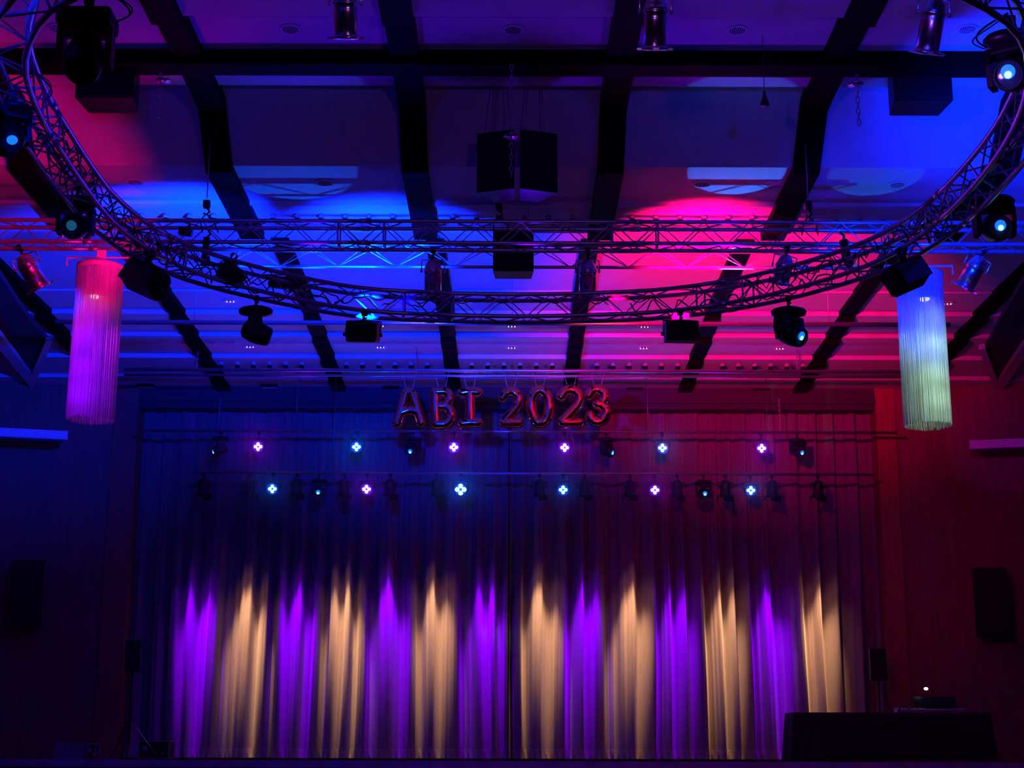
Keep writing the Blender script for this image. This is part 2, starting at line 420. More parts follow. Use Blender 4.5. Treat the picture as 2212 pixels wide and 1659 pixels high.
# second truss behind: two upper chords, one lower chord
Y2 = 17.6; z2 = z_of(577, Y2)
t2 = thing('triangular_truss', 'slim triangular truss behind the square one, lower tube lit pink and blue', 'lighting truss', (-4.2, Y2, z2))
for k in range(3):
    s = thing_part('truss_section', t2); n = 8; L = 2.8
    lo = [Vector((k * L + L * i / n, 0, 0)) for i in range(n + 1)]
    ua = [p + Vector((0, -.12, .24)) for p in lo]; ub = [p + Vector((0, .12, .24)) for p in lo]
    for c in (lo, ua, ub): MB().tube(c, .021, 10).build('chord', 'alu', s)
    for a, b_ in ((lo, ua), (lo, ub), (ua, ub)): MB().tube(zig(a, b_, 1), .007, 6).build('bracing', 'alu', s)

path = [(0, 16.1), (.85, 16.04), (1.7, 15.88), (2.5, 15.42), (3.15, 14.75), (3.58, 14.05), (3.79, 13.2), (3.87, 12.2), (3.85, 11.2), (3.7, 10.2), (3.38, 9.35), (2.85, 8.8),
        (2.1, 8.4), (1, 8.12), (0, 8.05), (-1, 8.12), (-2.1, 8.4), (-2.86, 8.9), (-3.17, 9.3), (-3.42, 9.9), (-3.55, 10.7), (-3.6, 11.6), (-3.62, 12.4),
        (-3.6, 13.1), (-3.44, 13.95), (-3.08, 14.68), (-2.48, 15.3), (-1.7, 15.86), (-.85, 16.04)]
def catmull(P, n=12):
    out = []; m = len(P)
    for i in range(m):
        p0, p1, p2, p3 = (Vector((*P[(i + j) % m], 0)) for j in (-1, 0, 1, 2))
        for k in range(n):
            t = k / n
            out.append(.5 * ((2 * p1) + (p2 - p0) * t + (2 * p0 - 5 * p1 + 4 * p2 - p3) * t * t + (3 * p1 - p0 - 3 * p2 + p3) * t ** 3))
    return out
cm = catmull(path)
for _ in range(6): cm = [(cm[i - 1] + cm[i] * 2 + cm[(i + 1) % len(cm)]) / 4 for i in range(len(cm))]
Ls = [0]
for i in range(len(cm)): Ls.append(Ls[-1] + (cm[(i + 1) % len(cm)] - cm[i]).length)
NR = 96
def ring_at(u):
    d = (u % 1) * Ls[-1]; i = 0
    lo, hi = 0, len(cm)
    while hi - lo > 1:
        mid = (lo + hi) // 2
        if Ls[mid] <= d: lo = mid
        else: hi = mid
    f = (d - Ls[lo]) / (Ls[lo + 1] - Ls[lo]); p = cm[lo].lerp(cm[(lo + 1) % len(cm)], f)
    t = (cm[(lo + 1) % len(cm)] - cm[lo]).normalized(); nrm = Vector((-t.y, t.x, 0))    # outward
    return p, nrm, t
ring = thing('curved_truss', 'large silver oval truss ring hanging in the foreground, covered in lamps', 'lighting truss', (0, 12, RZ))
base = Vector((0, 12, 0))
for sct in range(8):
    us = [(sct * 12 + i - 6 + 2.6) / NR for i in range(13)]
    pin, pout = [], []
    for u in us:
        p, nrm, t = ring_at(u); pin.append(p - base); pout.append(p + nrm * CC - base)
    up = Vector((0, 0, CC))
    truss_section(ring, pin, [p + up for p in pin], [p + up for p in pout], pout)
def ring_pt(x, y, inner=True, top=False):
    """closest point of a ring chord to a photo pixel; returns world point, normal, tangent"""
    best = None
    for i in range(1600):
        p, nrm, t = ring_at(i / 1600); q = p + (Vector() if inner else nrm * CC); q = Vector((q.x, q.y, RZ + (CC if top else 0)))
        if q.y < 9: continue
        c, s = math.cos(PITCH), math.sin(PITCH); zc = q.y * c + (q.z - EZ) * s; v = -q.y * s + (q.z - EZ) * c
        X, Yp = CX + F * q.x / zc, CY - F * v / zc
        d = (X - x) ** 2 + (Yp - y) ** 2
        if best is None or d < best[0]: best = (d, q, nrm, t, i / 1600)
    return best[1:]

# cables wound along the curved truss
def cable(u0, u1, inn, hz, r, label, loops=9, amp=.05, name='cable'):
    pts = []; n = int(abs(u1 - u0) * 900) + 20
    ph = rnd.random() * 6
    for i in range(n + 1):
        u = u0 + (u1 - u0) * i / n; p, nrm, t = ring_at(u)
        k = (i / n)
        off = inn + amp * math.sin(ph + k * loops * 6.28) ; dz = hz + amp * math.cos(ph + k * loops * 6.28 * 1.3) - .04 * abs(math.sin(k * loops * 9))
        q = p + nrm * off; pts.append(Vector((q.x, q.y, RZ + dz)))
    o = pts[0].copy()
    return tag(MB().tube([p - o for p in pts], r, 6).build(name, 'rubber'), label, 'cable', 'cables on the curved truss'), o
for a in ((-.30, -.07, .12, .1, .008, 'thick black cable twisting along the left side of the curved truss', 16, .07),
          (-.28, -.12, .06, .2, .006, 'thin black cable looped inside the left side of the curved truss', 22, .06),
          (-.19, -.03, .2, .2, .007, 'black cable tied to the outer chords of the curved truss by the blue lit lump', 9, .04),
          (.05, .30, .12, .1, .008, 'thick black cable twisting along the right side of the curved truss', 18, .07),
          (.10, .22, .05, .2, .006, 'thin black cable looped inside the right side of the curved truss', 20, .06),
          (-.06, .06, .14, .24, .006, 'black cable lying along the middle of the far side of the curved truss', 5, .03)):
    o, off = cable(*a[:5], a[5], *a[6:]); o.location = off

# ------------------------------------------------------------------ fixtures
def clamp_part(t, drop=.1, w=.05, m='black'):
    mb = MB(); mb.lathe([(.034, -.028), (.036, 0), (.034, .028)], 14, rotY(PI / 2)); mb.box((0, 0, -.04 - drop / 2), (w * .5, w, drop)); mb.sphere((w * .45, 0, -.05), .012, 8)
    return mb.build('clamp', m, t)
def moving_head(loc, label, rotz=0, pan=0, tilt=0, sc=1, lens='skyl', hot=None, group='moving heads', round_base=True, red=False, cells=0):
    """hung lamp: clamp, base, yoke arms, tilted head with lens. tilt: angle of beam from straight down toward the camera"""
    t = thing('moving_head_light', label, 'stage light', loc, (0, 0, rotz), group); t.scale = (sc,) * 3
    clamp_part(t, .09)
    if round_base:
        MB().lathe([(0, -.10), (.09, -.10), (.17, -.125), (.19, -.15), (.18, -.185), (.10, -.21), (0, -.21)], 20).xform(Matrix.Diagonal((1.05, .8, 1, 1))).build('base', 'black', t)
    else:
        MB().box((0, 0, -.155), (.36, .26, .12), bev=.03).build('base', 'black', t)
    R_ = T(0, 0, -.21) @ rotZ(pan)
    yk = MB()
    yk.box((0, 0, -.02), (.33, .14, .05), bev=.015)
    yk.prism([(-.07, 0), (.07, 0), (.085, -.12), (.06, -.27), (-.06, -.27), (-.085, -.12)], -.175, -.135, rotZ(PI / 2) @ rotX(PI / 2))
    yk.prism([(-.07, 0), (.07, 0), (.085, -.12), (.06, -.27), (-.06, -.27), (-.085, -.12)], .135, .175, rotZ(PI / 2) @ rotX(PI / 2))
    yk.xform(R_); yk.build('yoke', 'redlit' if red else 'black', t)
    H = R_ @ T(0, 0, -.19) @ rotX(-tilt) @ rotX(PI)            # head axis +Z = beam direction
    MB().lathe([(0, -.15), (.06, -.15), (.105, -.12), (.125, -.03), (.128, .06), (.115, .15), (.10, .185), (.092, .185), (.088, .165)], 20).xform(H).build('head', 'black', t)
    hd = MB().lathe([(.09, .155), (0, .165)], 20).xform(H).build('lens', 'glass', t)
    MB().lathe([(.05, .168), (.046, .176), (0, .182)], 16).xform(H @ T(.0, .02, 0)).build('lit_aperture', lens, t)
    if hot: MB().lathe([(.024, .184), (0, .192)], 14).xform(H @ T(.0, -.0, 0)).build('lamp', hot, t)
    return t
def par_can(loc, label, rot=(0, 0, 0), tilt=0, pan=0, r=.1, L=.34, group='chrome lamps', m='chrome', longs=True, col='warm', yoke=True):
    """clamp at origin, yoke below, can hanging; tilt 0 = straight down"""
    t = thing('par_can', label, 'stage light', loc, rot, group)
    clamp_part(t, .07, m=m if m != 'chrome' else 'black')
    if yoke:
        mb = MB(); w_ = r + .03
        mb.tube([(-w_, 0, -.26), (-w_, 0, -.12), (0, 0, -.105), (w_, 0, -.12), (w_, 0, -.26)], .009, 6)
        for s in (-1, 1): mb.lathe([(0, -.012), (.018, -.012), (.018, .012), (0, .012)], 10, T(s * w_, 0, -.24) @ rotY(PI / 2))
        mb.xform(rotZ(pan)); mb.build('yoke', m, t)
    H = rotZ(pan) @ T(0, 0, -.24) @ rotX(-tilt) @ rotX(PI)
    b0 = -.14
    MB().lathe([(0, b0), (r * .35, b0 + .005), (r * .62, b0 + .03), (r * .86, b0 + .075), (r * .93, b0 + .10), (r * 1.0, b0 + .105), (r * 1.0, b0 + .125)], 24).xform(H).build('lamp_housing', m, t)
    pr = [(r * 1.0, b0 + .125), (r * 1.04, b0 + .13), (r * 1.04, b0 + .145), (r * .97, b0 + .15), (r * .97, b0 + .19), (r * .985, b0 + .195), (r * .97, b0 + .2), (r * .97, b0 + L - .02)]
    pr += [(r * .9, b0 + L - .02), (r * .9, b0 + .15), (0, b0 + .14)]
    MB().lathe(pr, 28).xform(H).build('barrel', m, t)
    mb = MB().lathe([(r * .97, b0 + L - .03), (r * 1.12, b0 + L - .02), (r * 1.14, b0 + L), (r * 1.0, b0 + L + .005), (r * .9, b0 + L)], 28)
    for k in range(4):
        mb.box((r * 1.22, 0, b0 + L - .005), (.05, .05, .018), rotZ(k * PI / 2))
    mb.xform(H); mb.build('filter_holder', m, t)
    return t
def led_par(loc, label, kind, tilt, pan, group, big=1.0):
    t = thing('led_spotlight', label, 'stage light', loc, (0, 0, 0), group)
    clamp_part(t, .08)
    r = .115; w_ = r + .025
    MB().tube([(-w_, 0, -.26), (-w_, 0, -.13), (0, 0, -.12), (w_, 0, -.13), (w_, 0, -.26)], .01, 6).xform(rotZ(pan)).build('yoke', 'black', t)
    H = rotZ(pan) @ T(0, 0, -.27) @ rotX(-tilt) @ rotX(PI)
    MB().lathe([(0, -.13), (.08, -.13), (.11, -.10), (r, -.02), (r, .07), (r * .94, .07), (r * .94, .05)], 24).xform(H).build('housing', 'black', t)
    MB().lathe([(r * .94, .05), (0, .052)], 24).xform(H).build('front_glass', 'violetrim' if kind == 'v' else 'bluerim', t)
    for k in range(4):
        MB().sphere((0, 0, 0), .031 * big, 12, (1, 1, .4)).xform(H @ rotZ(k * PI / 2) @ T(.048 * big, 0, .062)).build('led_cell', 'violet' if kind == 'v' else 'bluel', t)
    l = bpy.data.lights.new('led_glow', 'SPOT'); l.energy = 42 * big ** 3; l.spot_size = 2.9; l.spot_blend = .6; l.color = (.30, 0, 1) if kind == 'v' else (0, .12, 1); l.shadow_soft_size = .04
    lo_ = bpy.data.objects.new('led_glow', l); C.objects.link(lo_); lo_.parent = t; lo_.matrix_local = H @ T(0, 0, .10) @ rotX(PI)
    return t
def black_spot(loc, label, tilt, pan, group, sc=1.0):
    t = thing('theatre_spotlight', label, 'stage light', loc, (0, 0, 0), group); t.scale = (sc,) * 3
    clamp_part(t, .08)
    r = .1; w_ = r + .03
    MB().tube([(-w_, 0, -.24), (-w_, 0, -.13), (0, 0, -.12), (w_, 0, -.13), (w_, 0, -.24)], .01, 6).xform(rotZ(pan)).build('yoke', 'black', t)
    H = rotZ(pan) @ T(0, 0, -.24) @ rotX(-tilt) @ rotX(PI)
    MB().lathe([(0, -.16), (.05, -.155), (.085, -.11), (r, -.06), (r, .10), (r * 1.12, .105), (r * 1.2, .16), (r * 1.12, .16), (r * .8, .10), (0, .09)], 20).xform(H).build('housing', 'black', t)
    mb = MB()
    for k in range(3): mb.box((0, r * 1.2 + .02, .18), (.16, .006, .10), rotZ(k * 2 * PI / 3 + .5))
    mb.xform(H); mb.build('barn_door', 'black', t)
    return t
def flood(loc, label, rot, group, sc=1.0, tilt=.2, w_=.32):
    t = thing('flood_light', label, 'stage light', loc, rot, group); t.scale = (sc,) * 3
    clamp_part(t, .06)
    mb = MB().tube([(-w_ / 2 - .02, 0, -.25), (-w_ / 2 - .02, 0, -.09), (0, 0, -.08), (w_ / 2 + .02, 0, -.09), (w_ / 2 + .02, 0, -.25)], .009, 6)
    for s in (-1, 1): mb.lathe([(0, -.014), (.02, -.014), (.02, .014), (0, .014)], 10, T(s * (w_ / 2 + .03), 0, -.23) @ rotY(PI / 2))
    mb.build('yoke', 'black', t)
    H = T(0, 0, -.21) @ rotX(tilt)
    prof_ = [(-.09, -.07), (.06, -.11), (.10, -.08), (.10, .08), (.06, .11), (-.05, .11), (-.09, .07)]
    MB().prism(prof_, -w_ / 2, w_ / 2, H @ rotY(PI / 2) @ rotZ(PI / 2)).build('housing', 'black', t)
    mb = MB()
    for k in range(5): mb.box((0, .105 + .0, -.06 + k * .03), (w_ * .86, .012, .008))
    mb.xform(H); mb.build('cooling_fins', 'bgloss', t)
    MB().box((0, 0, .113), (w_ * .9, .13, .008), bev=.002).xform(H).build('front_glass', 'glass', t)
    MB().box((0, -.105, .0), (w_ * .94, .006, .17), bev=.002).xform(H).build('face_plate', 'bgloss', t)
    return t

# floods on the curved truss (their beams are the spots at the top of the file)
q, n_, t_, u_ = ring_pt(785, 683, True)
flood(q + Vector((0, 0, -.03)), 'black flood light under the far truss ring, its top glowing blue white', (0, .05, -.1), 'flood lights on the truss ring', 1.05, .35)
q, n_, t_, u_ = ring_pt(1472, 683, True)
flood(q + Vector((0, 0, -.03)), 'black flood light under the far truss ring, its top glowing pink', (0, 0, .05), 'flood lights on the truss ring', 1.05, .2)
q, n_, t_, u_ = ring_pt(310, 565, True)
flood(q + Vector((0, 0, -.02)), 'tilted black flood light on the truss ring overlapping the pink fringe lamp', (.25, .45, -.5), 'flood lights on the truss ring', 1.25, -.5)
q, n_, t_, u_ = ring_pt(1955, 548, True)
flood(q + Vector((0, 0, -.02)), 'tilted black flood light on the truss ring overlapping the pale fringe lamp', (.25, -.45, .5), 'flood lights on the truss ring', 1.2, -.5)
q, n_, t_, u_ = ring_pt(495, 600, True, True)
flood(q + Vector((0, 0, .05)), 'small square black flood light between the chords of the truss ring, left', (.1, 0, 1.3), 'flood lights on the truss ring', .95, .6, .24)

# moving heads on the truss ring
q, n_, t_, u_ = ring_pt(130, -20, True)
moving_head(at(190, 4, 9.2), 'big moving head at the upper left with arms coloured as under red light and a dim lens', 0, .12, .55, 1.0, 'glass', None, red=True, round_base=False)
moving_head(at(168, 408, 13.0), 'moving head facing the camera at the left of the truss ring, dull blue lens', 0, .05, 1.15, .92, 'duskl', None)
moving_head(at(-8, 195, 10.9), 'moving head cut by the left edge with a bright sky blue lens', .5, .9, 1.2, 1.0, 'skyl', None)
moving_head(at(28, 205, 10.7), 'moving head at the left edge, second sky blue lens below the first', .2, .3, .7, .8, 'skyl', None)
q, n_, t_, u_ = ring_pt(553, 652, False)
moving_head(q, 'dangling moving head left of the blue flood light, head turned sideways', 0, PI / 2 + .15, 1.25, .92, 'glass', None)
q, n_, t_, u_ = ring_pt(1706, 655, False)
moving_head(q, 'moving head right of the pink flood light with a small blue lens', 0, .75, 1.1, .95, 'skyl', 'cyanl')
moving_head(at(2140, 398, 12.9), 'moving head facing the camera at the right of the truss ring, glowing cyan', 0, .0, 1.25, 1.0, 'skyl', 'cyanl')
moving_head(at(2180, 40, 10.2), 'moving head by the right edge under the looped cables, sky blue lens', 0, -.6, 1.15, 1.05, 'skyl', 'cyanl')

# chrome par cans
def hang(x, y, Y): return at(x, y, Y)
par_can(at(745, -50, 11.3), 'long chrome lamp at the top edge, left of the black beam', tilt=-.42, pan=0, r=.098, L=.42)
par_can(at(1412, -34, 11.3), 'long chrome lamp at the top edge, right of centre', tilt=-.42, pan=0, r=.098, L=.44)
par_can(at(2018, -32, 11.3), 'long chrome lamp at the top right leaning left, near the right downlight', tilt=-.42, pan=0, rot=(0, .13, 0), r=.098, L=.46)
par_can(at(935, 541, 16.25), 'chrome lamp under the straight truss, left of the centre loudspeaker', tilt=-.42, pan=0, r=.098, L=.42)
par_can(at(1268, 541, 16.25), 'chrome lamp under the straight truss, right of the centre loudspeaker', tilt=-.42, pan=0, r=.098, L=.42)
par_can(at(1700, 530, 16.2), 'chrome lamp under the straight truss above the blue lensed moving head', tilt=-.42, pan=0, rot=(0, .2, 0), r=.098, L=.34)
par_can(at(40, 538, 16.2), 'chrome lamp glowing pink under the left end of the straight truss', tilt=-.42, pan=0, rot=(0, -.5, 0), r=.112, L=.42)
par_can(at(2126, 535, 16.2), 'chrome lamp lit blue under the right end of the straight truss', tilt=-.42, pan=0, rot=(0, .5, 0), r=.105, L=.40)

# fringe lamps
def fringe_lamp(xt, ytop, ybot, xb, Y, label, lampm, beam=None):
    p = at(xt, ytop, Y); hgt = p.z - at(xb, ybot, Y).z
    t = thing('fringe_chandelier', label, 'hanging lamp', p, (0, 0, 0), 'fringe lamps under the straight truss')
    R0 = .25
    MB().lathe([(R0, -.06), (R0 + .012, -.06), (R0 + .012, 0), (R0, 0), (R0 - .01, 0), (R0 - .01, -.06), (R0, -.06)], 40).build('top_hoop', 'white', t)
    mb = MB()
    for k in range(3): mb.tube([(R0 * math.cos(k * PI / 3), R0 * math.sin(k * PI / 3), -.01), (-R0 * math.cos(k * PI / 3), -R0 * math.sin(k * PI / 3), -.01)], .006, 6)
    mb.build('hoop_spokes', 'white', t)
    zc = ZS - p.z
    mb = MB().box((0, .0, zc / 2), (.10, .03, zc))
    mb.tube([(-.38, 0, -.0), (-.38, 0, .10), (.38, 0, .10), (.38, 0, 0)], .012, 6)
    mb.build('hanging_bracket', 'white', t)
    mb = MB(); rr = random.Random(int(xt))
    for lay, (R1, n) in enumerate(((R0, 215), (R0 - .03, 90))):
        for k in range(n):
            a = 2 * PI * (k + rr.uniform(-.4, .4)) / n; r1 = R1 + rr.uniform(-.006, .006)
            L = hgt * (1 - rr.uniform(0, .012)) if lay == 0 else hgt * (1 - rr.uniform(0.0, .04))
            jx, jy = rr.uniform(-.008, .008), rr.uniform(-.008, .008)
            wv = .0036
            dx, dy = -math.sin(a) * wv, math.cos(a) * wv; nx, ny = math.cos(a) * wv * .5, math.sin(a) * wv * .5
            pr = None
            for z_, f in ((-.02, 0), (-L * .5, .5), (-L, 1)):
                cx_, cy_ = r1 * math.cos(a) + jx * f, r1 * math.sin(a) + jy * f
                cur = [mb.b.verts.new((cx_ - dx, cy_ - dy, z_)), mb.b.verts.new((cx_ + nx, cy_ + ny, z_)), mb.b.verts.new((cx_ + dx, cy_ + dy, z_)), mb.b.verts.new((cx_ - nx, cy_ - ny, z_))]
                if pr:
                    for q_ in range(4): mb.b.faces.new((pr[q_], pr[(q_ + 1) % 4], cur[(q_ + 1) % 4], cur[q_]))
                pr = cur
    fr = mb.build('string_fringe', 'fringe', t); fr['kind'] = 'stuff'
    zl = at(xt, 652, Y).z - p.z
    s_ = MB().lathe([(0, zl + .12), (.04, zl + .12), (.06, zl + .02), (.07, zl), (.064, zl), (0, zl + .02)], 18).xform(T(-.0, -R0 + .09, 0)); s_.build('inner_lamp', 'white', t)
    MB().lathe([(.062, zl + .004), (.05, zl - .012), (0, zl - .016)], 18).xform(T(-.0, -R0 + .09, 0)).build('lamp_bulb', lampm, t)
    return t, p
Yf = 16.25
tl, pl = fringe_lamp(217, 578, 912, 217, Yf, 'pink and violet string fringe cylinder lamp hanging at the left', 'pinklamp')
tr, pr_ = fringe_lamp(1984, 590, 919, 1984, Yf, 'pale green string fringe cylinder lamp with a blue top, hanging at the right', 'warm')
spot('inner_beam', (pl.x, pl.y, pl.z - .35), (pl.x, pl.y, 0), (.62, 0, 1), 60, 70, .5, .05)
spot('inner_beam', (pr_.x, pr_.y, pr_.z - .30), (pr_.x, pr_.y, 0), (.45, 1, .40), 50, 70, .5, .05)
for dz, e in ((-.68, 1700), (-1.05, 1700), (-1.38, 1900), (-1.62, 1400)):
    spot('fringe_beam', (-6.6, 10.0, 5.3), (pl.x, pl.y, pl.z + dz), (.25, 0, 1), e, 5.6, .9, .02)
for dz, e in ((-.66, 1100), (-1.0, 1300), (-1.33, 1400), (-1.62, 1400)):
    spot('fringe_beam', (6.6, 10.0, 5.3), (pr_.x, pr_.y, pr_.z + dz), (.42, .70, .40), e, 5.6, .9, .02)
for dz in (-1.0, -1.4):  # extra unseen spots added to fill the fringe from in front
    spot('fringe_beam', (-3.3, 2.0, 2.6), (pl.x, pl.y, pl.z + dz), (.22, 0, 1), 2600, 3.2, .9, .02)
    spot('fringe_beam', (3.3, 2.0, 2.6), (pr_.x, pr_.y, pr_.z + dz), (.42, .70, .40), 2600, 3.2, .9, .02)

# ------------------------------------------------------------------ pipes, balloons
def pipe(name, x0, y0, x1, y1, Y, r, label, m='steel'):
    a, b_ = at(x0, y0, Y), at(x1, y1, Y); b_.z = a.z = (a.z + b_.z) / 2
    t = MB().tube([(0, 0, 0), (b_ - a)], r, 12).build(name, m); t.location = a
    return tag(t, label, 'pipe'), a, b_
YB = 26.6
pp, pa, pb = pipe('lighting_pipe', 268, 798, 1956, 803, YB, .035, 'upper dark pipe of the pair that carries the letter balloons')
pipe('lighting_pipe', 268, 810, 1956, 814, YB, .024, 'lower thin dark pipe of the pair that carries the letter balloons')
p3, a3, b3 = pipe('lighting_pipe', 120, 697, 2052, 700, 21.6, .035, 'thin dark pipe high over the hall behind the two moving heads')
YB1, YB2 = 28.1, 28.1
bar1, a1, b1 = pipe('lighting_bar', 300, 929, 1938, 936, YB1, .026, 'upper stage lighting bar, in front of the curtain and reaching the right wall', 'steel')
bar2, a2, b2 = pipe('lighting_bar', 420, 1020, 1890, 1026, YB2, .026, 'lower stage lighting bar, carrying the longer row of lamps', 'steel')
def chain(x, y0, y1, Y, label, name='chain', r=.006, link=.045, m='steel', hook=False):
    a, b_ = at(x, y0, Y), at(x, y1, Y); n = max(2, int((a.z - b_.z) / link))
    mb = MB()
    for k in range(n):
        z_ = -(k + .5) * (a.z - b_.z) / n; h = (a.z - b_.z) / n * .62; w_ = link * .3
        pts = [(w_ * math.cos(t_), 0, h * math.sin(t_)) for t_ in [i * PI / 4 for i in range(8)]]
        if k % 2: pts = [(0, p[0], p[2]) for p in pts]
        mb.tube([(p[0], p[1], p[2] + z_) for p in pts], r, 5, closed=True)
    o = mb.build(name, m); o.location = a
    return tag(o, label, 'chain', 'hanging chains')
chain(476, 862, 925, YB1, 'short chain above the upper stage bar, left')
chain(1683, 860, 930, YB1, 'short chain above the upper stage bar, right')
chain(1720, 744, 800, YB, 'chain holding the balloon pipes, right')
chain(899, 738, 798, YB, 'chain holding the balloon pipes, left of centre')
chain(427, 762, 798, YB, 'chain holding the balloon pipes, far left')
chain(346, 160, 256, 14.3, 'loose chain with an oval link hanging under the left dark cabinet', link=.06)
chain(1848, 160, 268, 14.3, 'loose chain with an oval link hanging beside the right dark cabinet', link=.06)
chain(1103, 140, 382, 14.3, 'long loose chain hanging in front of the loudspeaker pair', link=.06)

def wire(x, y1, Y, ztop_, label):
    b_ = at(x, y1, Y); o = MB().tube([(0, 0, 0), (0, 0, ztop_ - b_.z)], .006, 6).build('suspension_wire', 'steel'); o.location = b_
    tag(o, label, 'wire', 'suspension wires')
for x in (420, 1106, 1790): wire(x, 698, 21.6, 8.6, 'thin steel wire carrying the pipe high over the hall')
for x in (720, 1145, 1662): wire(x, 1022, YB2, ZP, 'thin steel wire carrying the lower stage lighting bar')
for x in (640, 1400): wire(x, 932, YB1, ZP, 'thin steel wire carrying the upper stage lighting bar')
wire(1140, 494, 17.2, 7.9, 'thin steel wire carrying the single centre loudspeaker')

# anchors in the ceiling: round plates above the chains
for x, y, lb in ((350, 177, 'left'), (1103, 295, 'centre'), (1847, 181, 'right')):
    p = at(x, y, 14.3)
    o = MB().lathe([(0, .02), (.02, .02), (.075, .006), (.08, 0), (.02, -.006), (0, -.01)], 20).build('ceiling_rose', 'chrome'); o.location = p
    tag(o, 'small shiny round plate on the loose chain, ' + lb, 'ceiling plate', 'round chain plates')
o = MB().lathe([(0, .11), (.012, .10), (.02, .04), (.042, -.02), (.045, -.05), (0, -.055)], 16).build('cable_weight', 'black'); o.location = at(1650, 216, 14.3)
tag(o, 'black drop shaped weight hanging right of the centre', 'weight')
o2 = MB().tube([(0, 0, 0), (0, 0, 1.0)], .004, 5).build('cord', 'rubber', o)

def hoist(x, y0, y1, Y, yc, label, hook='orange'):
    """yc: row where the lifting chain meets the ceiling"""
    p = at(x, y0, Y); h = p.z - at(x, y1, Y).z
    t = thing('chain_hoist', label, 'hoist', p, (0, 0, 0), 'hoists on the straight truss')
    L = at(x, yc, Y).z - p.z
    MB().box((0, 0, -h * .28), (.08, .08, h * .34), bev=.015).build('motor_body', 'black', t)
    MB().tube([(0, 0, 0), (0, 0, L)], .007, 6).build('lift_chain', 'steel', t)
    MB().tube([(.0, 0, -h * .45), (.02, 0, -h * .5), (.035, 0, -h * .62), (0, 0, -h * .75), (-.03, 0, -h * .68)], .012, 8).build('hook', hook, t)
    MB().tube([(0, 0, -h * .7), (.08, 0, -h), (.12, .12, -h - .1)], .008, 6).tube([(0, 0, -h * .7), (-.06, 0, -h), (-.06, .12, -h - .1)], .008, 6).build('sling', 'rubber', t)
hoist(446, 430, 478, 16.12, 300, 'chain hoist with a reddish hook on the left half of the straight truss')
hoist(1744, 428, 480, 16.12, 310, 'chain hoist with a dark hook on the right half of the straight truss', 'black')
hoist(1077, 436, 480, 16.12, 330, 'small black chain hoist above the centre of the straight truss', 'black')

# letter balloons
def balloon(ch, strokes, x0, y0, x1, y1, label, r=.080, cat='balloon'):
    """strokes in a 0..1 square (x right, y up)"""
    Yb = 26.45
    a, b_ = at(x0, y1, Yb), at(x1, y0, Yb); W_, H_ = b_.x - a.x, b_.z - a.z
    t = thing('letter_balloon', label, cat, ((a.x + b_.x) / 2, Yb, a.z), (0, rnd.uniform(-.03, .03), rnd.uniform(-.06, .06)), 'foil balloons spelling the year and word')
    mb = MB(); rim = MB()
    for st_ in strokes:
        P = [Vector(((p[0] - .5) * (W_ - 2 * r), 0, r + p[1] * (H_ - 2 * r))) for p in st_]
        Q = [P[0]]
        for i in range(len(P) - 1):
            p0, p1, p2, p3 = P[max(i - 1, 0)], P[i], P[i + 1], P[min(i + 2, len(P) - 1)]
            for k in range(1, 7):
                t_ = k / 6; Q.append(.5 * ((2 * p1) + (p2 - p0) * t_ + (2 * p0 - 5 * p1 + 4 * p2 - p3) * t_ * t_ + (3 * p1 - p0 - 3 * p2 + p3) * t_ ** 3))
        mb.tube(Q, r, 14); mb.sphere(Q[0], r * 1.0, 14); mb.sphere(Q[-1], r * 1.0, 14)
        # flat crimped seam
        for k, q in enumerate(Q):
            rr = r * (1.19 + .04 * math.sin(k * 2.1)); rim.lathe([(0, -.004), (rr, -.003), (rr, .003), (0, .004)], 14, T(*q) @ rotX(PI / 2))
    body = mb.build('foil_body', 'foil', t, True)
    rm = body.modifiers.new('join', 'REMESH'); rm.mode = 'VOXEL'; rm.voxel_size = .012; rm.use_smooth_shade = True
    sm = body.modifiers.new('smooth', 'SMOOTH'); sm.iterations = 4; sm.factor = .6
    rim.build('seam', 'foilrim', t)
    for s in (-.16, .18):
        top_ = Vector((s * .8, .12, pa.z - a.z)); bot = Vector((s * .35, 0, H_ - .01))
        MB().tube([bot, top_], .0035, 4).build('string', 'string', t)
    return t
import math as _m
def arc(cx, cy, rx, ry, a0, a1, n=8): return [(cx + rx * _m.cos(_m.radians(a0 + (a1 - a0) * i / n)), cy + ry * _m.sin(_m.radians(a0 + (a1 - a0) * i / n))) for i in range(n + 1)]
G = {
 'A': [[(0, 0), (.18, .45), (.34, .86)] + arc(.5, .88, .15, .12, 160, 20, 4) + [(.66, .86), (.82, .45), (1, 0)], [(.22, .36), (.5, .42), (.78, .36)]],
 'B': [[(.12, 0), (.12, .5), (.12, 1)], [(.12, 1), (.55, 1)] + arc(.6, .78, .32, .22, 80, -75, 6) + [(.35, .56)], [(.35, .56), (.6, .54)] + arc(.62, .27, .38, .27, 80, -85, 7) + [(.4, 0), (.12, 0)]],
 'I': [[(.0, .97), (.5, 1.0), (1, .97)], [(.5, .98), (.5, .5), (.5, .02)], [(0, 0), (.5, .02), (1, 0)]],
 '2': [[(.0, .78)] + arc(.5, .72, .48, .28, 155, -10, 8) + [(.85, .5), (.4, .22), (.06, .02)], [(.06, 0), (.5, .0), (1, .0)]],
 '0': [arc(.5, .5, .5, .5, 90, 450, 18)],
 '3': [[(.0, .80)] + arc(.46, .75, .46, .25, 150, -60, 8) + [(.45, .54)], [(.45, .54)] + arc(.48, .27, .52, .27, 75, -150, 9) + [(.02, .2)]],
}
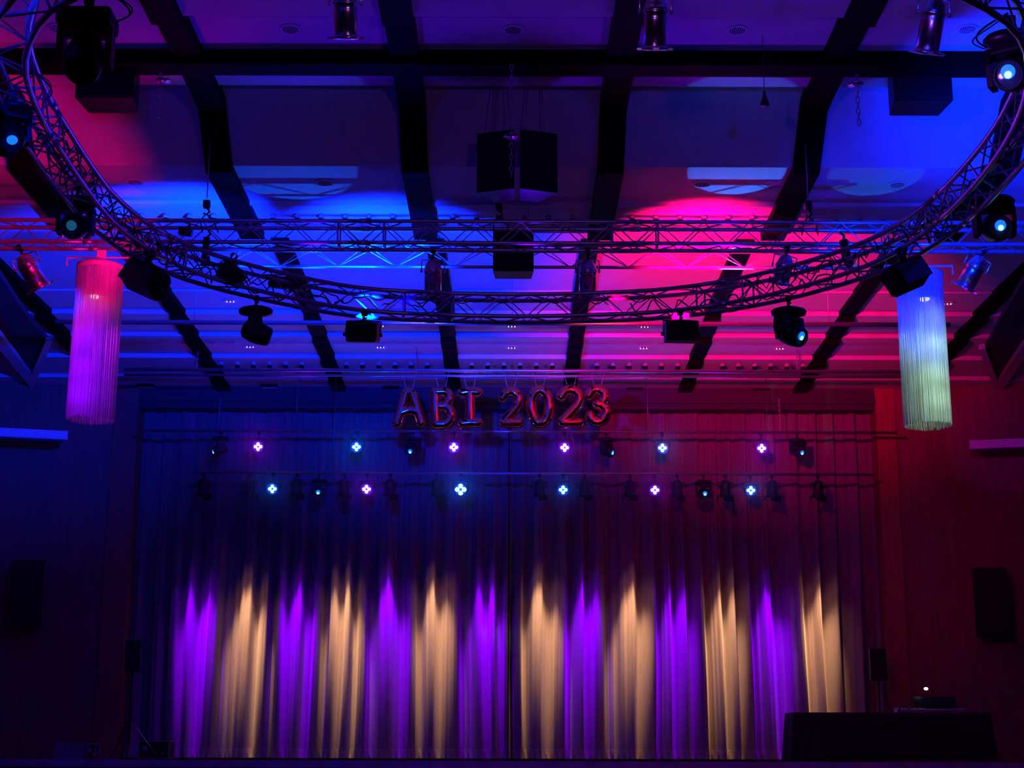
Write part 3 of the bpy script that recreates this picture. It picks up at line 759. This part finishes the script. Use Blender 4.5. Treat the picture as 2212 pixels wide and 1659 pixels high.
for ch, x0, y0, x1, y1, lb in (('A', 849, 838, 921, 925, 'red gold foil balloon shaped as the letter A, first of the row'),
                               ('B', 927, 837, 985, 926, 'red gold foil balloon shaped as the letter B'),
                               ('I', 989, 837, 1044, 924, 'red gold foil balloon shaped as the letter I with serifs'),
                               ('2', 1076, 836, 1131, 923, 'red gold foil balloon shaped as a 2, left of the zero'),
                               ('0', 1139, 833, 1197, 923, 'red gold foil balloon shaped as a zero'),
                               ('2', 1203, 832, 1261, 922, 'red gold foil balloon shaped as a 2, right of the zero'),
                               ('3', 1264, 831, 1318, 920, 'red gold foil balloon shaped as a 3, last of the row')):
    balloon(ch, G[ch], x0, y0, x1, y1, lb)

# ------------------------------------------------------------------ lamps on the stage bars
z1 = lambda x: a1.z; z2_ = lambda x: a2.z
def bar_pos(x, y, Y, zb): p = at(x, y, Y); return Vector((p.x, Y, zb - .03))
def clk(x):
    return 'left' if x < 900 else ('near the centre' if x < 1300 else 'right')
nth = {559: 'far left', 771: 'second from the left', 981: 'under the letter B balloon', 1220: 'under the right 2 balloon', 1431: 'second from the right', 1645: 'far right'}
for x, y, k in ((559, 968, 'v'), (771, 970, 'b'), (981, 972, 'v'), (1220, 972, 'v'), (1431, 973, 'b'), (1645, 974, 'v')):
    led_par(bar_pos(x, y, YB1, a1.z), ('violet' if k == 'v' else 'blue') + ' four cell lamp on the upper stage bar, ' + nth[x], k, 1.35, 0, 'lamps on the upper stage bar')
nth = {590: 'far left', 793: 'under the gap left of the balloons', 996: 'the brightest at the centre', 1217: 'right of the centre', 1415: 'second from the right', 1622: 'far right'}
for x, y, k in ((590, 1059, 'b'), (793, 1060, 'v'), (996, 1059, 'b'), (1217, 1062, 'b'), (1415, 1063, 'v'), (1622, 1066, 'b')):
    led_par(bar_pos(x, y, YB2, a2.z), ('violet' if k == 'v' else 'blue') + ' four cell lamp on the lower stage bar, ' + nth[x], k, 1.35, 0, 'lamps on the lower stage bar', 1.35 if x == 996 else 1)
for x, pan, lb in ((478, -1.2, 'small moving head at the left end of the upper stage bar'), (893, -.35, 'small moving head under the letter A balloon'),
                   (1310, 1.0, 'small moving head under the digit 3 balloon'), (1722, .5, 'small moving head at the right end of the upper stage bar')):
    moving_head(bar_pos(x, 940, YB1, a1.z), lb, 0, pan, 1.1, .82, 'skyl', 'cyanl', 'moving heads on the stage bars')
for x, lb in ((690, 'small moving head on the lower stage bar, left half, bright blue lens'), (1520, 'small moving head on the lower stage bar, right half, bright blue lens')):
    moving_head(bar_pos(x, 1030, YB2, a2.z), lb, 0, .05, 1.25, .82, 'skyl', 'cyanl', 'moving heads on the stage bars')
xs = [441, 541, 642, 744, 844, 944, 1166, 1263, 1361, 1463, 1567, 1668, 1767]
names = ['outermost left', 'second from the left', 'third from the left', 'right of the left moving head', 'right of the left violet lamp', 'left of the brightest blue lamp', 'left of the right blue lamp',
         'right of the right blue lamp', 'left of the right violet lamp', 'right of the right violet lamp', 'right of the right moving head', 'right of the last blue lamp', 'outermost right']
for x, n_ in zip(xs, names):
    black_spot(bar_pos(x, 1030, YB2, a2.z), 'unlit looking black spotlight on the lower stage bar, ' + n_, .22 + rnd.uniform(-.08, .08), PI, 'black spotlights on the lower stage bar', 1.0)
# pools of light on the curtain
pur = [430, 645, 845, 1050, 1265, 1462, 1668]; amb = [538, 745, 942, 1172, 1367, 1567, 1772]
ZL = a2.z - .35
for i, x in enumerate(pur):
    X = at(x, 1400, YC).x
    spot('pool_beam', (X, YC - 1.05, ZL), (X, YC, ZL - 2.75), (.22, 0, 1), 3600, 20, 1, .06)
    spot('pool_beam', (X, YC - 1.05, ZL), (X, YC, ZL - 2.9), (.20, 0, 1), 170, 38, 1, .08)
for i, x in enumerate(amb):
    X = at(x, 1400, YC).x
    spot('pool_beam', (X, YC - 1.05, ZL), (X, YC, ZL - 2.75), AMB, 2100, 19.5, 1, .06)
    spot('pool_beam', (X, YC - 1.05, ZL), (X, YC, ZL - 2.9), (1, .38, .22), 90, 38, 1, .08)
# front washes from the two centre cans on the straight truss
pl_ = at(905, 620, 15.9)
spot('front_wash', (-1.1, 16.0, 6.2), (-5.4, YC, 5.6), (.0, .0, 1), 170, 40, .6, .05)
spot('front_wash', (1.1, 16.0, 6.2), (5.4, YC, 5.6), (1, .0, .12), 420, 38, .6, .05)

# ------------------------------------------------------------------ loudspeakers
def cabinet(name, label, loc, rotz, w_, d_, h_, group=None, taper=.75, cat='loudspeaker', hang=False):
    t = thing(name, label, cat, loc, (0, 0, rotz), group)
    MB().prism([(-w_ / 2, 0), (w_ / 2, 0), (w_ / 2 * taper, d_), (-w_ / 2 * taper, d_)], 0, h_).build('cabinet', 'black', t)
    MB().box((0, -.008, h_ / 2), (w_ * .94, .016, h_ * .94), bev=.006).build('grille', 'grille', t)
    return t
p = at(1072, 412, 15.4); h_ = at(1072, 284, 15.4).z - p.z
for sx, lb in ((-1, 'left cabinet of the big black hanging loudspeaker pair'), (1, 'right cabinet of the big black hanging loudspeaker pair')):
    pc = at(1116 + sx * 47, 412, 15.4)
    c = cabinet('hanging_loudspeaker', lb, pc, sx * .30, .42, .34, h_, 'hanging loudspeaker pair', .50)
    mb = MB()
    for s in (-.12, .12): mb.tube([(s, .15, h_), (s * .6, .15, 8.5 - pc.z)], .005, 5)
    mb.build('suspension_wires', 'steel', c)
p = at(1108, 586, 17.2); c = cabinet('hanging_loudspeaker', 'single black loudspeaker hanging behind the straight truss at the centre', p, 0, .48, .3, at(1108, 492, 17.2).z - p.z, None, .9)
MB().box((0, -.02, .13), (.22, .006, .012)).build('grille_bar', 'bgloss', c)
for x0, x1, lb in ((155, 290, 'wide dark cabinet under the cross beam at the upper left'), (1925, 2062, 'wide dark cabinet under the cross beam at the upper right')):
    pa_ = at((x0 + x1) / 2, 214, 14.9)
    cabinet('hanging_loudspeaker', lb, pa_, 0, (x1 - x0) * 14.9 / F * 1.0, .4, .42, 'cabinets under the cross beam', .85)
for x0, x1, y0, y1, rz, lb in ((18, 88, 1213, 1359, .08, 'black wall loudspeaker on the left wall'), (2112, 2186, 1223, 1371, -.08, 'black wall loudspeaker on the right wall')):
    Yl = YW - .78
    pa_ = at((x0 + x1) / 2, y1, Yl)
    cabinet('wall_loudspeaker', lb, pa_, rz, (x1 - x0) * Yl / F, .3, at(0, y0, Yl).z - at(0, y1, Yl).z, 'wall loudspeakers')
def stand_speaker(x0, x1, y0, y1, lb, lb2):
    Yl = 28.3; w_ = (x1 - x0) * Yl / F; p = at((x0 + x1) / 2, y1, Yl); h = at(0, y0, Yl).z - p.z
    c = cabinet('stage_loudspeaker', lb, p, 0, w_, .26, h, 'loudspeakers on stands')
    MB().lathe([(.035, 0), (.045, .012), (0, .004)], 14, T(0, -.02, h * .86) @ rotX(PI / 2)).build('tweeter', 'bgloss', c)
    s = thing('speaker_stand', lb2, 'stand', (p.x, p.y + .1, SZ), (0, 0, 0), 'loudspeaker stands')
    H = p.z - SZ
    MB().tube([(0, 0, .25), (0, 0, H)], .018, 8).build('pole', 'black', s)
    for k in range(3):
        a = k * 2 * PI / 3 + .5
        MB().tube([(0, 0, .75), (.42 * math.cos(a), .42 * math.sin(a), .015)], .012, 6).build('leg', 'black', s)
    MB().lathe([(.03, .7), (.03, .8)], 10).build('collar', 'black', s)
stand_speaker(270, 303, 1386, 1453, 'black loudspeaker on a stand at the left edge of the curtain', 'black tripod stand under the left stage loudspeaker')
stand_speaker(1884, 1919, 1399, 1467, 'black loudspeaker on a stand at the right edge of the curtain', 'black tripod stand under the right stage loudspeaker')

# roll-up screen housings
for x0, y0, x1, y1, rz, lb, m in ((147, 934, -60, 922, -.25, 'long white screen housing on the left wall, lit blue', 'white'), (2095, 948, 2290, 938, .25, 'long white screen housing on the right wall, lit magenta', 'white')):
    Ys = 27.9; a = at(x0, (y0 + 956 + (14 if x0 > 1000 else 0)) / 2, Ys); s = -1 if x0 < 1000 else 1
    t = thing('projection_screen', lb, 'projection screen', a, (0, 0, -s * .25), 'roll-up screen housings')
    MB().box((s * 1.1, 0, 0), (2.2, .16, .17), bev=.02).build('housing', 'white', t)
    MB().box((s * 1.1, 0, -.10), (2.05, .05, .05), bev=.01).build('bottom_bar', 'black', t)
    MB().box((s * .01, 0, 0), (.02, .17, .18)).build('end_cap', 'white', t)
spot('screen_wash', (-4.0, 13.4, RZ - .1), (-9.0, 28.0, 7.2), BLUE, 1100, 9, .6, .05)
spot('screen_wash', (4.1, 13.4, RZ - .1), (9.2, 28.0, 7.2), (.8, 0, 1), 650, 9, .6, .05)

# ------------------------------------------------------------------ ceiling downlights, bulbs, slot lamps
def downlight(x, y, z_, label, r, group, bead=False):
    p = at_z(x, y, z_)
    t = thing('downlight', label, 'ceiling light', p, (0, 0, 0), group)
    MB().lathe([(r * .98, -.004), (r * 1.0, -.012), (r * 1.18, -.010), (r * 1.22, -.001), (r, -.001)], 28).build('trim_ring', 'white', t)
    if not bead:
        mb = MB()
        for k in range(9):
            mb.box(((-4 + k) * r * .22, 0, -.010), (.005, r * 1.7 * math.sqrt(max(.05, 1 - ((-4 + k) * .22) ** 2)), .012))
        mb.build('louvre', 'white', t)
        MB().lathe([(r, -.002), (r * .98, -.004), (0, -.004)], 24).build('reflector_cup', 'beam', t)
    else:
        MB().lathe([(r, -.002), (r * .98, -.004), (0, -.004)], 24).build('reflector_cup', 'bgloss', t)
        for dx in (-.055, 0, .055): MB().sphere((dx, 0, -.014), .014, 8).build('lamp_bead', 'bead', t)
    return t
r1 = 'downlights in the row at the top'
for x, lb in ((122, 'behind the big moving head'), (625, 'left of the left chrome lamp'), (1106, 'between the two middle beams'), (1590, 'right of the middle chrome lamp'), (2087, 'right of the leaning chrome lamp')):
    downlight(x, 64 if x != 2087 else 60, zA - .005, 'round louvred downlight in the nearest row, ' + lb, .088, r1)
for x, lb in ((290, 'beside the left side of the truss ring'), (700, 'left of the loudspeaker pair'), (1515, 'right of the loudspeaker pair, in a cyan patch'), (1937, 'beside the right side of the truss ring')):
    downlight(x, 396, zC - .005, 'round louvred downlight in the second row, ' + lb, .092, 'downlights in the second row')
zz = [strip[0][2], strip[1][2]]
for x, lb in ((540, 'below the dangling moving head'), (822, 'right of the blue flood light'), (1105, 'at the centre'), (1390, 'left of the pink flood light'), (1684, 'below the right moving head')):
    downlight(x, 750, zz[1] - .005, 'small sparkling downlight in the lower far row, ' + lb, .10, 'sparkling downlights, lower row', True)
for x, lb in ((820, 'under the left chrome lamp'), (1105, 'at the centre'), (1392, 'under the right chrome lamp')):
    downlight(x, 704, zz[0] - .005, 'small sparkling downlight in the upper far row, ' + lb, .10, 'sparkling downlights, upper row', True)
for x, lb in ((497, 'above the dangling moving head'), (2046, 'beside the pale fringe lamp')):
    downlight(x, 652, 7.19 + EZ - .006, 'small sparkling downlight in the third row, ' + lb, .09, 'sparkling downlights, third row', True)

proto = None
def bulb(loc, label, group, sc=1):
    global proto
    if proto is None:
        t = thing('ceiling_bulb', label, 'bulb', loc, (0, 0, 0), group)
        MB().sphere((0, 0, 0), .045, 12).build('globe', 'bulb', t)
        MB().lathe([(0, -.07), (.04, -.07), (.045, -.035), (.03, -.02)], 12).build('socket', 'beam', t)
        proto = t
    else:
        t = copy_tree(proto); t.location = loc; tag(t, label, 'bulb', group)
    t.scale = (sc,) * 3
    return t
zr = strip[3][2]
for bay, (b0, b1_) in enumerate(((-2.5, -1.5), (-1.5, -.5), (-.5, .5), (.5, 1.5), (1.5, 2.5))):
    for k in range(6):
        X = (b0 + .5) * WB + (k - 2.5) * .29
        p = Vector((X, YB + .02, a1.z)); pz = pa.z + .11
        bulb((X, YB, pz), 'round frosted bulb, one of the long row just above the balloon pipes', 'bulbs above the balloon pipes')
for bay in range(5):
    for k in range(6):
        X = (bay - 2) * WB + (k - 2.5) * .30
        bulb((X, 18.15, z_of(470, 18.15)), 'round frosted bulb, one of the row just above the straight truss', 'bulbs above the straight truss', .85)
for x, y in ((315, 835), (582, 835), (845, 838), (1370, 840), (1643, 841), (1912, 843)):
    p = at_z(x, y, ZP - .012)
    t = thing('slot_light', 'small flat rectangular lamp in the last ceiling panel, ' + {315: 'far left by the pink fringe lamp', 582: 'second from the left', 845: 'above the letter A balloon',
              1370: 'right of the digit 3 balloon', 1643: 'second from the right', 1912: 'far right by the pale fringe lamp'}[x], 'ceiling light', p, (0, 0, 0), 'slot lamps above the stage')
    MB().box((0, 0, -.01), (.32, .24, .03)).build('recess', 'beam', t)
    MB().box((0, .06, -.03), (.31, .06, .012)).build('baffle', 'white', t)
for sgn in (-1, 1):
    pass

# black boxes and cables clipped to the trusses
def lump(loc, dims, rot, label, name='control_box', extra=True):
    t = thing(name, label, 'box', loc, rot, 'black boxes clipped on the trusses')
    MB().box((0, 0, 0), dims, bev=min(dims) * .2).build('case', 'black', t)
    MB().box((dims[0] * .2, -dims[1] * .5, dims[2] * .1), (dims[0] * .3, .01, dims[2] * .3)).build('cover', 'bgloss', t)
    MB().tube([(0, 0, dims[2] / 2), (.03, .02, dims[2] / 2 + .05), (0, .04, dims[2] / 2 + .1)], .012, 6).build('strap', 'rubber', t)
lump(at(443, 545, 15.94), (.07, .06, .32), (0, .05, 0), 'upright narrow black box where the left hoist meets the straight truss')
lump(at(1827, 545, 15.3), (.08, .07, .30), (0, -.18, 0), 'upright narrow black box on the right of the truss ring')
lump(at(400, 503, 16.1), (.15, .1, .08), (0, .1, 0), 'squat black box on the left of the straight truss')
lump(at(622, 614, 15.75), (.42, .12, .12), (0, .12, 0), 'long bulky black box lying in the far left of the truss ring', 'control_box')
# hanging cable loops at the upper corners
for x0, y0, x1, y1, d, lb, Y in ((2175, 25, 2130, 100, .14, 'looped black cable hanging from the upper right of the truss ring', 9.6),
                                (240, -10, 252, 48, .1, 'looped black cable hanging beside the big moving head', 9.2),
                                (60, 150, 105, 212, .08, 'short cable with a white tag on the left of the truss ring', 10.4)):
    a, b_ = at(x0, y0, Y), at(x1, y1, Y)
    pts = []
    for i in range(13):
        f = i / 12; pts.append((b_ - a) * f + Vector((-d * math.sin(f * PI) if x0 > 1000 else d * math.sin(f * PI), 0, -.03 * math.sin(f * PI))))
    mb = MB().tube(pts, .007, 6)
    mb.tube([p + Vector((.03 * math.sin(i * .5), .02, .0)) for i, p in enumerate(pts)], .005, 6)
    o = mb.build('hanging_cable', 'rubber'); o.location = a; tag(o, lb, 'cable')

# ------------------------------------------------------------------ on the stage
YT = 26.6
a, b_ = at(1702, 1640, YT), at(2142, 1640, YT)
W_ = b_.x - a.x; H_ = z_of(1538, YT) - SZ
t = thing('dj_table', 'wide table under a floor length black cloth at the right of the stage', 'table', ((a.x + b_.x) / 2, YT, SZ))
mb = MB(); nx = 120; rows = 6; grid = []
per = []
hw, hd = W_ / 2, .4
corner = [(-hw, -hd), (hw, -hd), (hw, hd), (-hw, hd)]
N = 60
for k in range(4):
    p0, p1 = Vector(corner[k]), Vector(corner[(k + 1) % 4]); m_ = N if k % 2 == 0 else 14
    for i in range(m_): per.append(p0.lerp(p1, i / m_))
for j in range(rows + 1):
    f = j / rows; row = []
    for i, p in enumerate(per):
        o_ = 1 - f
        s = Vector((p.x / hw, p.y / hd)); k = .96 + .04 * o_ 
        wv = .018 * math.sin(i * 1.3) * o_
        q = Vector((p.x * k + (wv if abs(p.x) > hw - .01 else 0), p.y * (1 + .04 * o_) + (wv if abs(p.y) > hd - .01 else 0)))
        row.append(mb.b.verts.new((q.x, q.y, .02 + (H_ - .02) * f)))
    grid.append(row)
n = len(per)
for j in range(rows):
    for i in range(n): mb.b.faces.new((grid[j][i], grid[j][(i + 1) % n], grid[j + 1][(i + 1) % n], grid[j + 1][i])).smooth = True
mb.b.faces.new(grid[-1])
mb.build('table_cloth', 'cloth', t)
for sx in (-1, 1):
    for sy in (-1, 1): MB().box((sx * (hw - .2), sy * .28, (H_ - .05) / 2), (.05, .05, H_ - .05)).build('leg', 'steel', t)
zt = SZ + H_ + .001
p = at(2015, 1538, YT + .05)
t = thing('mixing_desk', 'low grey mixing desk lying on the black clothed table', 'mixing desk', (p.x, YT + .05, zt))
MB().prism([(-.25, 0), (.25, 0), (.25, .10), (-.25, .05)], -.58, .58, rotZ(PI / 2) @ rotX(PI / 2) ).build('body', 'desk', t)
mb = MB()
for i in range(9):
    for j in range(3): mb.box((-.45 + i * .11, -.12 + j * .12, .10), (.02, .03, .03))
mb.build('faders', 'bgloss', t)
p = at(2030, 1520, YT + .1)
t = thing('laptop', 'dark open laptop standing behind the mixing desk', 'laptop', (p.x, YT + .24, zt + .085))
MB().box((0, -.05, .01), (.42, .26, .02), bev=.004).build('keyboard_base', 'bgloss', t)
MB().box((0, .09, .12), (.74, .02, .20), bev=.006).xform(rotX(-.15)).build('screen', 'bgloss', t)
p = at(1965, 1531, YT)
t = thing('headphones', 'small dark headphones lying left of the mixing desk', 'headphones', (p.x - .1, YT - .1, zt + .03))
MB().tube([(-.09, 0, 0), (-.07, 0, .06), (0, 0, .09), (.07, 0, .06), (.09, 0, 0)], .01, 8).build('headband', 'bgloss', t)
for s in (-1, 1): MB().lathe([(0, -.02), (.035, -.018), (.035, .018), (0, .02)], 12, T(s * .09, 0, 0) @ rotY(PI / 2)).build('ear_cup', 'black', t)
p = at(2002, 1485, YT + .1)
t = thing('gooseneck_lamp', 'tiny bright gooseneck lamp above the mixing desk', 'lamp', (p.x + .12, YT + .1, zt))
hz = p.z - zt
MB().tube([(0, 0, 0), (.02, 0, hz * .5), (0, 0, hz * .95), (-.06, 0, hz + .03), (-.11, 0, hz + .005)], .006, 6).build('gooseneck', 'black', t)
MB().sphere((-.12, -.01, hz), .03, 10, (1.2, 1, .8)).build('lamp_tip', 'warm', t)

def case(x0, x1, y0, y1, Y, d, name, label, grid_=True):
    a, b_ = at(x0, y1, Y), at(x1, y1, Y); H = at(x0, y0, Y).z - SZ; W_ = b_.x - a.x
    t = thing(name, label, 'case', ((a.x + b_.x) / 2, Y, SZ))
    if grid_:
        MB().box((0, d / 2, H / 2), (W_ * .96, d, H * .96)).build('body', 'trim', t)
        mb = MB()
        for i in range(7): mb.box((-W_ / 2 + W_ * i / 6, -.01, H / 2), (.014, .02, H))
        for j in range(5): mb.box((0, -.01, H * j / 4), (W_, .02, .012))
        mb.build('lattice', 'desk', t)
    else:
        MB().box((0, d / 2, H / 2), (W_ * .95, d, H * .92)).build('body', 'black', t)
        mb = MB()
        for sx in (-1, 1):
            mb.box((sx * W_ / 2, 0, H / 2), (.018, .018, H)); mb.box((sx * W_ / 2, d, H / 2), (.018, .018, H))
        for z_ in (0, H):
            mb.box((0, 0, z_ + (.01 if z_ == 0 else 0)), (W_, .02, .02)); mb.box((0, d, z_ + (.01 if z_ == 0 else 0)), (W_, .02, .02))
            for sx in (-1, 1): mb.box((sx * W_ / 2, d / 2, z_ + (.01 if z_ == 0 else 0)), (.018, d, .018))
        mb.build('aluminium_edging', 'alu', t)
        MB().lathe([(.05, 0), (.05, .02), (.02, .03), (0, .03)], 14, T(-W_ * .3, -.0, H * .55) @ rotX(PI / 2)).build('drum_knob', 'desk', t)
        MB().sphere((W_ * .3, -.01, H * .3), .02, 8).build('latch', 'alu', t)
    return t
case(120, 190, 1608, 1637, 27.2, .4, 'plastic_crate', 'dim blue lattice crate at the left end of the stage')
case(191, 207, 1610, 1637, 27.0, .3, 'folded_frame', 'narrow dim box standing beside the lattice crate', False)
case(301, 367, 1604, 1637, 27.4, .4, 'flight_case', 'black flight case with bright metal edges at the left of the curtain', False)
def stick(x0, y0, x1, y1, Y, label):
    a, b_ = at(x0, y0, Y), at(x1, y1, Y); b_.z = max(b_.z, SZ + .02)
    t = thing('microphone_stand', label, 'stand', (b_.x, Y, SZ))
    MB().tube([(0, 0, .02), (a.x - b_.x, 0, a.z - SZ)], .010, 6).build('boom', 'steel', t)
    MB().lathe([(.09, 0), (.09, .015), (.015, .03), (0, .03)], 16).build('foot', 'black', t)
stick(284, 1557, 344, 1637, 27.2, 'long slanting boom stand in front of the flight case')
stick(218, 1624, 207, 1637, 27.0, 'short slanting stand right of the lattice crate')
print('objects', len(bpy.data.objects))

# added haze box, gives the stage bar lamps a halo like lens bloom
hz_ = MB().box((0, 27.85, (5.2 + ZP - .2) / 2), (14.6, .8, ZP - .2 - 5.2)).build('haze', 'white')
hm = bpy.data.materials.new('halo_haze'); hm.use_nodes = True; nt = hm.node_tree; nt.nodes.clear()
o_ = nt.nodes.new('ShaderNodeOutputMaterial'); v_ = nt.nodes.new('ShaderNodeVolumeScatter'); v_.inputs['Density'].default_value = .05; v_.inputs['Anisotropy'].default_value = .3
nt.links.new(v_.outputs[0], o_.inputs['Volume'])
tc_ = nt.nodes.new('ShaderNodeTexCoord'); sx_ = nt.nodes.new('ShaderNodeSeparateXYZ'); nt.links.new(tc_.outputs['Generated'], sx_.inputs[0])
rp_ = nt.nodes.new('ShaderNodeMapRange'); rp_.inputs['From Min'].default_value = 0; rp_.inputs['From Max'].default_value = .5; rp_.inputs['To Max'].default_value = .06
rp_.interpolation_type = 'SMOOTHSTEP'; nt.links.new(sx_.outputs['Z'], rp_.inputs['Value']); nt.links.new(rp_.outputs[0], v_.inputs['Density']); hz_.data.materials.clear(); hz_.data.materials.append(hm)
tag(hz_, 'added thin haze box giving the lamps on the two stage bars a halo', 'haze', None, 'stuff')
